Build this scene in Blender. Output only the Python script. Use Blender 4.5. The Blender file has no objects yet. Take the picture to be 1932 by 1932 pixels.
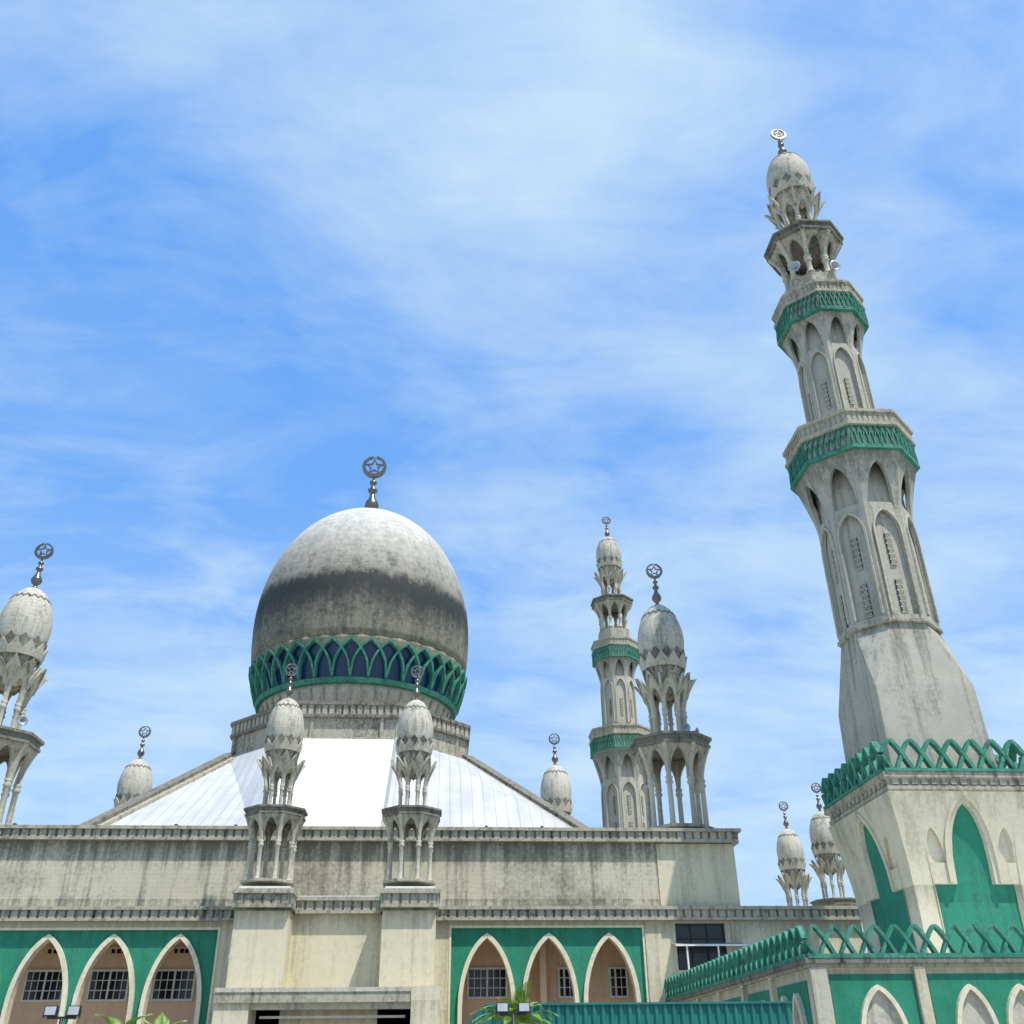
import bpy, math, random
from mathutils import Vector, Matrix
random.seed(7)
sc=bpy.context.scene
COL=sc.collection
pi=math.pi
# ------------------------------------------------------------------ materials
def newmat(name):
    m=bpy.data.materials.new(name); m.use_nodes=True
    nt=m.node_tree; b=nt.nodes["Principled BSDF"]
    return m,nt,b
class NT:
    def __init__(s,nt): s.nt=nt
    def n(s,t,**k):
        x=s.nt.nodes.new(t)
        for a,b in k.items(): setattr(x,a,b)
        return x
    def l(s,a,b): s.nt.links.new(a,b)
    def math(s,op,a,b=None,c=None,clamp=False):
        x=s.n("ShaderNodeMath",operation=op); x.use_clamp=clamp
        for i,v in enumerate((a,b,c)):
            if v is None: continue
            if isinstance(v,(int,float)): x.inputs[i].default_value=v
            else: s.l(v,x.inputs[i])
        return x.outputs[0]
    def mix(s,f,a,b,bt='MIX'):
        x=s.n("ShaderNodeMix",data_type='RGBA',blend_type=bt)
        for i,v in ((0,f),(6,a),(7,b)):
            if isinstance(v,(int,float)): x.inputs[i].default_value=v
            elif isinstance(v,tuple): x.inputs[i].default_value=(v[0],v[1],v[2],1)
            else: s.l(v,x.inputs[i])
        return x.outputs[2]
    def ramp(s,f,pts):
        x=s.n("ShaderNodeValToRGB"); e=x.color_ramp.elements
        while len(e)<len(pts): e.new(0.5)
        for i,(p,c) in enumerate(pts):
            e[i].position=p
            e[i].color=(c,c,c,1) if isinstance(c,(int,float)) else (c[0],c[1],c[2],1)
        s.l(f,x.inputs[0]); return x.outputs[0]
    def noise(s,vec,scale,detail=5,rough=.6,vscale=None,dist=0):
        if vscale:
            mp=s.n("ShaderNodeMapping"); mp.inputs['Scale'].default_value=vscale; s.l(vec,mp.inputs[0]); vec=mp.outputs[0]
        x=s.n("ShaderNodeTexNoise"); x.inputs['Scale'].default_value=scale; x.inputs['Detail'].default_value=detail; x.inputs['Roughness'].default_value=rough; x.inputs['Distortion'].default_value=dist
        s.l(vec,x.inputs['Vector']); return x.outputs[0]

def weathered(name,base,dirt=(.09,.085,.06),amt=.6,streak=.6,rough=.85,bump=.25,light=None,scale=.35,grain=.13,bands=None,mott=.5,joints=None,domegrid=False):
    m,nt,b=newmat(name); T=NT(nt)
    pos=T.n("ShaderNodeNewGeometry").outputs['Position']
    big=T.noise(pos,scale,7,.68)
    st=T.noise(pos,1.0,6,.7,(2.8,2.8,.12))
    fine=T.noise(pos,5.5,6,.75)
    c=T.mix(T.ramp(big,[(.38,0.),(.62,1.)]),base,light or tuple(min(1,x*1.22) for x in base))
    f1=T.math('MULTIPLY',T.ramp(T.math('ADD',T.math('MULTIPLY',big,1-mott),T.math('MULTIPLY',fine,mott)),[(.49,0.),(.64,1.)]),amt)
    c=T.mix(f1,c,dirt)
    sf=T.math('ADD',T.math('MULTIPLY',st,.72),T.math('MULTIPLY',fine,.28))
    sz=T.n("ShaderNodeSeparateXYZ"); T.l(pos,sz.inputs[0]); z=sz.outputs[2]
    if bands:      # rain streaks run down from ledges at these heights
        for (zt,ln,am) in bands:
            d=T.math('DIVIDE',T.math('SUBTRACT',zt,z),ln)
            up_=T.math('GREATER_THAN',d,0.)
            g=T.math('MULTIPLY',T.math('MULTIPLY',T.math('SUBTRACT',1.,d,clamp=True),up_),am)
            sf=T.math('ADD',sf,g)
    f2=T.math('MULTIPLY',T.ramp(sf,[(.5,0.),(.66,1.)]),streak)
    c=T.mix(f2,c,dirt)
    if joints:
        ln=T.ramp(T.math('FRACT',T.math('MULTIPLY',z,joints)),[(.0,1.),(.07,1.),(.13,0.),(1.,0.)])
        c=T.mix(T.math('MULTIPLY',ln,.13),c,(.05,.05,.04))
    if domegrid:
        oc=T.n("ShaderNodeTexCoord").outputs['Object']; so_=T.n("ShaderNodeSeparateXYZ"); T.l(oc,so_.inputs[0])
        an=T.math('ARCTAN2',so_.outputs[1],so_.outputs[0])
        l1=T.ramp(T.math('FRACT',T.math('MULTIPLY',an,28/(2*pi))),[(.0,1.),(.10,1.),(.18,0.),(1.,0.)])
        l2=T.ramp(T.math('FRACT',T.math('MULTIPLY',so_.outputs[2],6.)),[(.0,1.),(.12,1.),(.2,0.),(1.,0.)])
        c=T.mix(T.math('MULTIPLY',T.math('MAXIMUM',l1,l2),.16),c,(.06,.055,.04))
    gr=T.ramp(T.noise(pos,22,4,.7),[(.3,1-grain),(.7,1+grain)])
    c=T.mix(1.0,c,gr,'MULTIPLY')
    T.l(c,b.inputs['Base Color']); b.inputs['Roughness'].default_value=rough
    b.inputs['Specular IOR Level'].default_value=.25
    bp=T.n("ShaderNodeBump"); bp.inputs['Strength'].default_value=bump; bp.inputs['Distance'].default_value=.05
    T.l(fine,bp.inputs['Height']); T.l(bp.outputs[0],b.inputs['Normal'])
    return m
CONC=weathered("weathered_concrete",(.39,.365,.28),dirt=(.07,.066,.05),amt=.75,streak=.85)
CONCL=weathered("pale_concrete",(.49,.46,.36),dirt=(.08,.075,.055),amt=.45,streak=.55)
MINC=weathered("minaret_concrete",(.42,.40,.325),dirt=(.11,.105,.08),amt=.4,streak=.65,mott=.25,grain=.09,bands=[(29.3,2.2,.20),(39.4,1.8,.18),(19.7,2.0,.08),(26.,1.,.04)])
CREAM=weathered("cream_painted_wall",(.59,.535,.38),dirt=(.20,.18,.115),amt=.32,streak=.5,grain=.05,mott=.2,scale=.25,bands=[(7.9,1.0,.17),(11.5,1.2,.06),(4.1,.8,.12)])
WALLU=weathered("stained_upper_wall",(.50,.46,.34),dirt=(.13,.124,.10),amt=.8,streak=.85,grain=.08,mott=.22,scale=.17,bands=[(11.6,1.5,.17),(8.9,.6,.10)],joints=5)
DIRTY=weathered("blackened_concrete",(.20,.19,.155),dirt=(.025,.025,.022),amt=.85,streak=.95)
SDOME=weathered("turret_dome_concrete",(.50,.475,.39),dirt=(.10,.09,.065),amt=.5,streak=.75,scale=.9,mott=.35,domegrid=True)
BORDER=weathered("cream_arch_border",(.68,.62,.46),dirt=(.25,.22,.15),amt=.4,streak=.4,grain=.05)
GREEN=weathered("green_paint",(.022,.21,.122),dirt=(.03,.12,.075),amt=.6,streak=.6,rough=.75,light=(.04,.285,.175),grain=.08,mott=.3,bands=[(7.6,.7,.08),(4.0,.5,.08)])
GREEND=weathered("faded_green_paint",(.03,.20,.125),dirt=(.015,.055,.038),amt=.8,streak=.75,rough=.75,light=(.10,.34,.24),scale=.8)
PEACH=weathered("peach_plaster",(.70,.51,.35),dirt=(.4,.28,.18),amt=.3,streak=.3,grain=.04)
def simple(name,col,rough=.5,metal=0.):
    m,nt,b=newmat(name); T=NT(nt)
    pos=T.n("ShaderNodeNewGeometry").outputs['Position']
    n=T.noise(pos,3.,4,.6)
    c=T.mix(T.ramp(n,[(.35,0.),(.65,1.)]),tuple(x*.82 for x in col),col)
    T.l(c,b.inputs['Base Color']); b.inputs['Roughness'].default_value=rough; b.inputs['Metallic'].default_value=metal
    return m
METAL=simple("tarnished_finial_metal",(.22,.19,.16),.3,.9)
GLASS=simple("dark_window_glass",(.012,.016,.022),.2)
BLUEG=simple("blue_tinted_glass",(.008,.05,.13),.25)
WHITE=simple("white_frame_paint",(.78,.77,.72),.5)
HORN=simple("grey_horn_metal",(.42,.46,.48),.4,.2)
BLACK=simple("black_metal",(.02,.02,.022),.5)
LEDW=simple("pale_lamp_lens",(.45,.47,.5),.3)
GREYM=simple("grey_awning_sheet",(.34,.35,.35),.5)
GROUNDM=weathered("grey_paving",(.3,.29,.26))
def roofmat(name,ca,cb_,seam,amt):
    m,nt,b=newmat(name); T=NT(nt)
    tc=T.n("ShaderNodeNewGeometry").outputs['Position']
    n=T.noise(tc,.4,6,.7); st=T.noise(tc,1,5,.65,(1.8,.12,.12))
    c=T.mix(T.ramp(T.math('MULTIPLY',T.math('ADD',n,st),.5),[(.4,0.),(.6,1.)]),ca,cb_)
    sx=T.n("ShaderNodeSeparateXYZ"); T.l(tc,sx.inputs[0])
    w=T.math('FRACT',T.math('MULTIPLY',sx.outputs[0],1.6))
    line=T.ramp(w,[(.0,1.),(.07,1.),(.12,0.),(1.,0.)])
    c=T.mix(T.math('MULTIPLY',line,amt),c,seam)
    T.l(c,b.inputs['Base Color']); b.inputs['Roughness'].default_value=.5
    return m
ROOFM=roofmat("pale_metal_roof",(.58,.575,.56),(.44,.445,.45),(.25,.26,.28),.5)
ROOFC=roofmat("white_metal_roof",(.74,.74,.73),(.64,.65,.65),(.42,.44,.46),.4)
def domemat():
    m,nt,b=newmat("stained_sunlit_top_dome_concrete"); T=NT(nt)
    pos=T.n("ShaderNodeNewGeometry").outputs['Position']
    sx=T.n("ShaderNodeSeparateXYZ"); T.l(pos,sx.inputs[0]); z=sx.outputs[2]
    big=T.noise(pos,.25,7,.72); fine=T.noise(pos,2.6,8,.82); st=T.noise(pos,1.,7,.78,(1.3,1.3,.09)); pt=T.noise(pos,.9,6,.75)
    zz=T.math('ADD',z,T.math('MULTIPLY',T.math('SUBTRACT',fine,.5),2.4))
    zz=T.math('ADD',zz,T.math('MULTIPLY',T.math('SUBTRACT',st,.5),2.6))
    zz=T.math('ADD',zz,T.math('MULTIPLY',T.math('SUBTRACT',big,.5),2.6))
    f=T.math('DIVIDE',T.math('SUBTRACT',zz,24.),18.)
    g=T.ramp(f,[(.05,(.30,.28,.19)),(.20,(.25,.235,.165)),(.29,(.18,.17,.125)),(.35,(.065,.067,.055)),(.39,(.025,.03,.027)),(.45,(.025,.03,.027)),(.463,(.12,.115,.09)),(.485,(.30,.285,.23)),(.60,(.43,.41,.34)),(.76,(.61,.595,.53)),(1.,(.80,.79,.75))])  # dark stain band; sun brightness on the dome top painted in as paler colour
    mo=T.ramp(T.math('ADD',T.math('MULTIPLY',fine,.6),T.math('MULTIPLY',st,.4)),[(.38,1.22),(.62,.45)])
    c=T.mix(.85,g,mo,'MULTIPLY')
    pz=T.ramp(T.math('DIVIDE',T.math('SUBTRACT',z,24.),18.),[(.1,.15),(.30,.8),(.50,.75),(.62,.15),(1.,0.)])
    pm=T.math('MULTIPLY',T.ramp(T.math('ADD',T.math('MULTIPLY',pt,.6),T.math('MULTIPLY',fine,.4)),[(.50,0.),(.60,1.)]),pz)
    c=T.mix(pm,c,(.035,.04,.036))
    fr=T.math('FRACT',T.math('MULTIPLY',z,1.9))
    ln=T.ramp(fr,[(.0,1.),(.06,1.),(.10,0.),(1.,0.)])
    c=T.mix(T.math('MULTIPLY',ln,.2),c,(.05,.05,.04))
    dx=T.math('ADD',sx.outputs[0],6.15); dy=T.math('SUBTRACT',sx.outputs[1],70.)
    an=T.math('ARCTAN2',dy,dx); fr2=T.math('FRACT',T.math('MULTIPLY',an,24/(2*pi)))
    ln2=T.ramp(fr2,[(.0,1.),(.02,1.),(.035,0.),(1.,0.)])
    c=T.mix(T.math('MULTIPLY',ln2,.18),c,(.05,.05,.04))
    T.l(c,b.inputs['Base Color']); b.inputs['Roughness'].default_value=.8
    bp=T.n("ShaderNodeBump"); bp.inputs['Strength'].default_value=.3; bp.inputs['Distance'].default_value=.08
    T.l(fine,bp.inputs['Height']); T.l(bp.outputs[0],b.inputs['Normal'])
    return m
DOMEM=domemat()
def tealmat():
    m,nt,b=newmat("teal_corrugated_sheet"); T=NT(nt)
    pos=T.n("ShaderNodeNewGeometry").outputs['Position']
    c=T.mix(T.ramp(T.noise(pos,1.5,5,.6),[(.4,0.),(.65,1.)]),(.008,.14,.125),(.015,.18,.155))
    T.l(c,b.inputs['Base Color']); b.inputs['Roughness'].default_value=.5
    return m
TEAL=tealmat()
def leafmat():
    m,nt,b=newmat("palm_leaf"); T=NT(nt)
    pos=T.n("ShaderNodeNewGeometry").outputs['Position']
    c=T.mix(T.ramp(T.noise(pos,4,4,.6),[(.4,0.),(.62,1.)]),(.10,.20,.025),(.28,.40,.05))
    T.l(c,b.inputs['Base Color']); b.inputs['Roughness'].default_value=.45
    return m
LEAF=leafmat(); BARK=weathered("palm_bark",(.16,.12,.08))

# ------------------------------------------------------------------ mesh builder
class M:
    def __init__(s): s.v=[];s.f=[];s.mi=[];s.sm=[];s.mats=[]
    def m(s,mat):
        if mat not in s.mats: s.mats.append(mat)
        return s.mats.index(mat)
    def add(s,vs,fs,mat,smooth=False):
        o=len(s.v); s.v+= [tuple(p) for p in vs]; i=s.m(mat)
        for f in fs: s.f.append([a+o for a in f]); s.mi.append(i); s.sm.append(smooth)
    def box(s,x0,x1,y0,y1,z0,z1,mat):
        vs=[(x,y,z) for z in (z0,z1) for y in (y0,y1) for x in (x0,x1)]
        s.add(vs,[(0,2,3,1),(4,5,7,6),(0,1,5,4),(2,6,7,3),(0,4,6,2),(1,3,7,5)],mat)
    def rings(s,rs,mat,smooth=False,cap=True):
        n=len(rs[0]); vs=[p for r in rs for p in r]; fs=[]
        for i in range(len(rs)-1):
            for j in range(n):
                k=(j+1)%n; fs.append((i*n+j,i*n+k,(i+1)*n+k,(i+1)*n+j))
        if cap: fs.append(tuple(reversed(range(n)))); fs.append(tuple((len(rs)-1)*n+j for j in range(n)))
        s.add(vs,fs,mat,smooth)
    def lathe(s,prof,n,mat,cx=0,cy=0,phase=0,smooth=False,cap=True):
        s.rings([[(cx+r*math.cos(phase+2*pi*j/n),cy+r*math.sin(phase+2*pi*j/n),z) for j in range(n)] for r,z in prof],mat,smooth,cap)
    def shell(s,n,R,lo,hi,th,ts,mat,rows=6,phase=None,cx=0,cy=0,sides=None,smooth=False):
        ph=pi/n if phase is None else phase
        for k in (sides if sides is not None else range(n)):
            a0=ph+2*pi*k/n; a1=a0+2*pi/n
            def P(t,z,d):
                r=R(z)-d; w=(t+1)/2
                return (cx+r*(math.cos(a0)*(1-w)+math.cos(a1)*w),cy+r*(math.sin(a0)*(1-w)+math.sin(a1)*w),z)
            for i in range(len(ts)-1):
                q=[]
                for t in (ts[i],ts[i+1]):
                    l=lo(t);h=hi(t)
                    if h<l: h=l
                    q.append([l+(h-l)*j/rows for j in range(rows+1)])
                if abs(q[0][-1]-q[0][0])<1e-6 and abs(q[1][-1]-q[1][0])<1e-6: continue
                vs=[];m=rows+1
                for d in (0,th):
                    for c,t in ((0,ts[i]),(1,ts[i+1])):
                        vs+=[P(t,z,d) for z in q[c]]
                fs=[]
                for j in range(rows):
                    fs.append((j,m+j,m+j+1,j+1))
                    fs.append((2*m+j,2*m+j+1,3*m+j+1,3*m+j))
                fs.append((0,2*m,3*m,m)); fs.append((rows,m+rows,3*m+rows,2*m+rows))
                s.add(vs,fs,mat,smooth)
    def bar(s,pts,w,mp,d0,d1,mat,closed=False):
        n=len(pts); L=[];Rr=[]
        for i in range(n):
            a=pts[i-1] if (i>0 or closed) else pts[i]
            b=pts[(i+1)%n] if (i<n-1 or closed) else pts[i]
            dx=b[0]-a[0];dy=b[1]-a[1];l=math.hypot(dx,dy) or 1
            nx=-dy/l*w/2;ny=dx/l*w/2
            L.append((pts[i][0]+nx,pts[i][1]+ny));Rr.append((pts[i][0]-nx,pts[i][1]-ny))
        vs=[]
        for i in range(n):
            vs+=[mp(*L[i],d1),mp(*Rr[i],d1),mp(*Rr[i],d0),mp(*L[i],d0)]
        fs=[]
        for i in range(n if closed else n-1):
            a=4*i;b=4*((i+1)%n)
            for j in range(4):
                k=(j+1)%4; fs.append((a+j,b+j,b+k,a+k))
        if not closed: fs+=[(0,1,2,3),(4*n-1,4*n-2,4*n-3,4*n-4)]
        s.add(vs,fs,mat)
    def mesh(s,name,off=(0,0,0)):
        me=bpy.data.meshes.new(name)
        me.from_pydata([(a-off[0],b-off[1],c-off[2]) for a,b,c in s.v],[],s.f)
        for mt in s.mats: me.materials.append(mt)
        me.polygons.foreach_set("material_index",s.mi); me.polygons.foreach_set("use_smooth",s.sm)
        me.update(); return me
def thing(name,loc,label,cat,group=None):
    e=bpy.data.objects.new(name,None); e.location=loc; e.empty_display_size=.5; COL.objects.link(e)
    e["label"]=label; e["category"]=cat
    if group: e["group"]=group
    return e
def part(name,me,parent,loc=(0,0,0),rz=0,sc_=1,label=None):
    if isinstance(me,M): me=me.mesh(name)
    o=bpy.data.objects.new(name,me); COL.objects.link(o); o.parent=parent
    o.location=loc; o.rotation_euler=(0,0,rz)
    o.scale=(sc_,)*3 if isinstance(sc_,(int,float)) else sc_
    if label: o["label"]=label
    return o
def wpart(name,mb,parent,label=None):
    w=parent.location.copy(); p=parent.parent
    while p: w=w+p.location; p=p.parent
    return part(name,mb.mesh(name,w),parent,label=label)
def single(name,mb,label,cat,kind=None,group=None,loc=(0,0,0)):
    o=bpy.data.objects.new(name,mb.mesh(name,loc)); o.location=loc; COL.objects.link(o)
    if label: o["label"]=label
    if cat: o["category"]=cat
    if kind: o["kind"]=kind
    if group: o["group"]=group
    return o
def parch(x,w,h,c=.5):
    x=min(1,abs(x)/w); k=1-(c/(1+c))**2
    return h*math.sqrt(max(0,1-((x+c)/(1+c))**2))/math.sqrt(k)
def lin(a,b,n): return [a+(b-a)*i/n for i in range(n+1)]
def archpts(cx,w,zs,h,c=.5,n=10,leg=None):
    p=[]
    if leg is not None: p.append((cx-w,leg))
    for i in range(2*n+1):
        u=(i/n-1)
        u=math.copysign(1-(1-abs(u))**1.6,u)
        p.append((cx+w*u,zs+parch(u,1,h,c)))
    if leg is not None: p.append((cx+w,leg))
    return p

# ------------------------------------------------------------------ finial (unit: ring radius .36)
def finial_mesh():
    b=M()
    b.lathe([(.12,-.05),(.16,.0),(.08,.08),(.07,.14),(.17,.22),(.22,.34),(.19,.46),(.11,.60),(.08,.72),(.07,.78),(.14,.83),(.15,.9),(.08,.96),(.05,1.08),(.11,1.11),(.11,1.17),(.04,1.22),(.03,1.35)],14,METAL,smooth=True)
    return b
def crescent_mesh():
    b=M(); n=40; R=.37
    vs=[];fs=[]
    for i in range(n+1):
        a=pi/2+.14+(2*pi-.28)*i/n
        o=(R*math.cos(a),R*math.sin(a)); ri=R*.76
        q=(ri*math.cos(a)*.98,ri*math.sin(a)+.035)
        for y in (-.045,.045): vs+=[(o[0],y,o[1]),(q[0],y,q[1])]
    for i in range(n):
        a=4*i;c=4*(i+1)
        fs+=[(a,c,c+1,a+1),(a+2,a+3,c+3,c+2),(a,a+2,c+2,c),(a+1,c+1,c+3,a+3)]
    fs+=[(0,1,3,2),(4*n,4*n+2,4*n+3,4*n+1)]
    b.add(vs,fs,METAL); return b
def star_mesh():
    b=M(); pts=[]
    for i in range(10):
        r=.25 if i%2==0 else .11
        a=pi/2+i*pi/5; pts.append((r*math.cos(a),r*math.sin(a)+.01))
    b.bar(pts,.055,lambda s,z,d:(s,d,z),-.03,.03,METAL,closed=True)
    b.bar([(0,.26),(0,.36)],.03,lambda s,z,d:(s,d,z),-.02,.02,METAL)
    for k in (1,2,3,4):
        a=pi/2+k*2*pi/5
        b.bar([(.25*math.cos(a),.25*math.sin(a)),(.33*math.cos(a),.33*math.sin(a))],.03,lambda s,z,d:(s,d,z),-.02,.02,METAL)
    return b
FIN=finial_mesh().mesh("finial"); CRE=crescent_mesh().mesh("crescent"); STAR=star_mesh().mesh("star")
def add_finial(parent,z,s,off=(0,0)):
    f=part("finial",FIN,parent,(off[0],off[1],z),0,s)
    part("crescent",CRE,f,(0,0,1.70)); part("star",STAR,f,(0,0,1.70))
    return f

# ------------------------------------------------------------------ turret template, unit = dome radius, z=0 at slab top
def column_mesh(h,r):
    b=M()
    b.lathe([(r*1.6,0),(r*1.6,.10),(r*1.15,.16),(r,.2),(r*.92,h-.32),(r*1.05,h-.3),(r*1.5,h-.22),(r*1.05,h-.14),(r*1.1,h-.1),(r*1.45,h-.02),(r*1.2,h)],10,CONCL,smooth=True)
    return b.mesh("column")
COLT=column_mesh(1.95,.11); COLS=column_mesh(1.05,.115); COLU=column_mesh(1.2,.09)
TSA=[-1,-.86,-.8,-.7,-.55,-.4,-.25,-.12,0,.12,.25,.4,.55,.7,.8,.86,1]
def arcade_mesh(z0,zt,rb,rt,zc):
    b=M()
    def R(z):
        u=max(0,min(1,(z-z0)/(zt-z0))); return rb+(rt-rb)*u**1.7
    lo=lambda t: z0 if abs(t)>.8 else z0+.001+parch(t,.8,(zt-z0)*.88,.35)
    b.shell(8,R,lo,lambda t:zt,.13,TSA,CONC,8)
    for k in range(8):
        a=pi/8+k*pi/4
        rs=[]
        for i in range(7):
            z=z0+(zt-z0)*i/6; r=R(z)+.05; w=.085
            c,s=math.cos(a),math.sin(a)
            rs.append([(r*c+w*s,r*s-w*c,z),(r*c-w*s,r*s+w*c,z),((r-.2)*c-w*s,(r-.2)*s+w*c,z),((r-.2)*c+w*s,(r-.2)*s-w*c,z)])
        b.rings(rs,CONCL)
    return b.mesh("flared_arcade")
def slab_mesh():
    b=M(); ph=pi/8
    b.lathe([(1.55,-.42),(1.62,-.40),(1.62,-.30),(1.56,-.28),(1.58,-.12),(1.70,-.10),(1.70,0),(1.4,.02)],8,DIRTY,phase=ph)
    return b.mesh("gallery_slab")
def petals_mesh():
    b=M()
    ts=lin(-1,1,16)
    R=lambda z:.70+.60*max(0,(z-1.1)/1.6)**1.5
    lo=lambda t: 1.15+parch(t,.80,.95,.3) if abs(t)<.80 else 1.15
    def hi(t): return 1.80+.92*(1-abs(t))**.8
    b.shell(8,R,lo,hi,.10,ts,CONCL,7)
    for k in range(8):
        def mp(s,z,d,k=k):
            a0=pi/8+k*pi/4;a1=a0+pi/4;w=(s+1)/2;r=R(z)+d
            return (r*(math.cos(a0)*(1-w)+math.cos(a1)*w),r*(math.sin(a0)*(1-w)+math.sin(a1)*w),z)
        b.bar([(t,hi(t)-.05) for t in ts],.10,mp,-.05,.07,CONC)
    for k in range(8):
        a=pi/8+k*pi/4;c,s=math.cos(a),math.sin(a);rs=[]
        for i in range(8):
            z=1.1+1.45*i/7; r=.75+.62*(i/7)**1.9; w=.09*(1-(i/7)**3*.8)
            rs.append([(r*c+w*s,r*s-w*c,z),(r*c-w*s,r*s+w*c,z),((r-.14)*c-w*s,(r-.14)*s+w*c,z),((r-.14)*c+w*s,(r-.14)*s-w*c,z)])
        b.rings(rs,CONCL)
    R2=lambda z:.56+.44*max(0,(z-1.6)/1.5)
    b.shell(8,R2,lambda t:1.8+.2*(1-abs(t)),lambda t:2.45+.6*(1-abs(t)),.08,lin(-1,1,8),CONC,4,phase=0)
    return b.mesh("lotus_petals")
def neck_mesh():
    b=M(); n=32
    prof=[(.30,1.85),(.50,2.1),(.60,2.5),(.71,2.9),(.84,3.25),(.93,3.5),(.94,3.62),(.86,3.7)]
    rs=[]
    for r,z in prof:
        rs.append([((r*(1+(.03 if j%2 else -.02)))*math.cos(2*pi*j/n),(r*(1+(.03 if j%2 else -.02)))*math.sin(2*pi*j/n),z) for j in range(n)])
    b.rings(rs,CONC)
    b.shell(12,lambda z:.98+.14*(z-3.5),lambda t:3.32,lambda t:3.56+.33*(1-abs(t)),.07,[-1,-.5,0,.5,1],DIRTY,2)
    b.shell(12,lambda z:1.06+.28*(z-3.5),lambda t:3.05,lambda t:3.28+.38*(1-abs(t)),.07,[-1,-.5,0,.5,1],CONCL,2,phase=0)
    return b.mesh("crown_ring")
def Rdome(z):
    z0=4.42
    if z<z0: return .86+.14*math.sin(pi/2*max(0,(z-3.55)/(z0-3.55)))
    u=(z-z0)/1.72
    return math.sqrt(max(0,1-u*u))**1.0*(1-.06*u)
def dome_mesh():
    b=M(); zs=[3.55,3.8,4.1,4.42]+[4.42+1.72*math.sin(pi/2*i/12) for i in range(1,12)]+[6.135]
    b.lathe([(max(.02,Rdome(z)),z) for z in zs],36,SDOME,smooth=True)
    b.shell(18,lambda z:Rdome(z)+.03,lambda t:5.46+.13*(1-abs(t)),lambda t:5.53+.13*(1-abs(t)),.05,[-1,0,1],DIRTY,2)
    b.lathe([(.16,6.06),(.16,6.13),(.08,6.17)],12,DIRTY)
    return b.mesh("dome")
SLAB=slab_mesh(); PET=petals_mesh(); NECK=neck_mesh(); DOME=dome_mesh()
ARCT=arcade_mesh(-1.7,-.40,1.15,1.52,0); ARCS=arcade_mesh(-1.65,-.40,1.0,1.5,0)
def turret_parts(parent,z,r,zs=1.0,short=False):
    S=(r,r,r*zs)
    hb=2.65 if short else 3.62
    rb=1.0 if short else 1.15
    for k in range(8):
        a=pi/8+k*pi/4
        part("column",COLS if short else COLT,parent,(rb*.97*r*math.cos(a),rb*.97*r*math.sin(a),z-hb*r*zs),0,S)
    for k in range(8):
        a=pi/8+k*pi/4
        part("upper_column",COLU,parent,(.69*r*math.cos(a),.69*r*math.sin(a),z),0,S)
    part("flared_arcade",ARCS if short else ARCT,parent,(0,0,z),0,S)
    part("gallery_slab",SLAB,parent,(0,0,z),0,S)
    part("lotus_petals",PET,parent,(0,0,z),0,S)
    part("crown_ring",NECK,parent,(0,0,z),0,S)
    d=part("dome",DOME,parent,(0,0,z),0,S)
    add_finial(d,6.14,1.0)
def turret(x,y,zslab,r,label,group):
    t=thing("roof_turret",(x,y,zslab-3.62*r),label,"turret",group)
    turret_parts(t,3.62*r,r)
    b=M(); b.lathe([(1.42*r,-.02),(1.42*r,.10*r),(1.3*r,.12*r)],8,CONC,phase=pi/8); 
    part("footing",b,t)
    return t
GA="large domed turrets at the corners of the prayer hall"; GB="small domed turrets on porch pillars"
lA="tall weathered concrete turret with egg dome on the roof corner"
lB="small concrete turret with egg dome on a cream porch pillar"
turret(-22.7,50.6,16.75,1.37,"large weathered turret carrying loudspeakers beside the stained parapet",GA)
turret(12.75,52.2,17.35,1.35,"large weathered turret with gallery loudspeakers on the roof corner",GA)
turret(-26.6,88,17.2,1.45,lA,GA); turret(10.6,88,17.2,1.42,lA,GA)
turret(-7.42,46.25,12.12,.88,lB,GB); turret(-1.2,46.25,12.12,.88,lB,GB)
turret(25.0,70,10.8,.93,"small concrete turret with egg dome beyond the lower roof",GB)
turret(24.5,62,10.5,.88,"small concrete turret with dark slab beyond the lower roof",GB)

# ------------------------------------------------------------------ minarets
def octpt(R,k,w):
    a0=pi/8+k*pi/4;a1=a0+pi/4
    return (R*(math.cos(a0)*(1-w)+math.cos(a1)*w),R*(math.sin(a0)*(1-w)+math.sin(a1)*w))
def lattice_oct(b,R,z0,z1,cnt,w,mat):
    for k in range(8):
        am=pi/8+(k+.5)*pi/4; nx,ny=math.cos(am),math.sin(am)
        L=2*R*math.sin(pi/8); p=L/cnt
        def mp(s,z,d):
            x,y=octpt(R,k,min(1,max(0,s/L))); return (x+nx*d,y+ny*d,z)
        for i in range(-1,cnt):
            pts=[]
            for j in range(13):
                u=j/6-1; s=p*(i+1)+p*u
                if s<-.001 or s>L+.001: continue
                pts.append((s,z0+parch(u,1,z1-z0,1.2)))
            if len(pts)>1: b.bar(pts,w,mp,-.02,.10+.02*(i%2),mat)
        b.bar([(0,z0+.05),(L,z0+.05)],.10,mp,-.02,.11,mat)
OB=21.85,42.8
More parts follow.
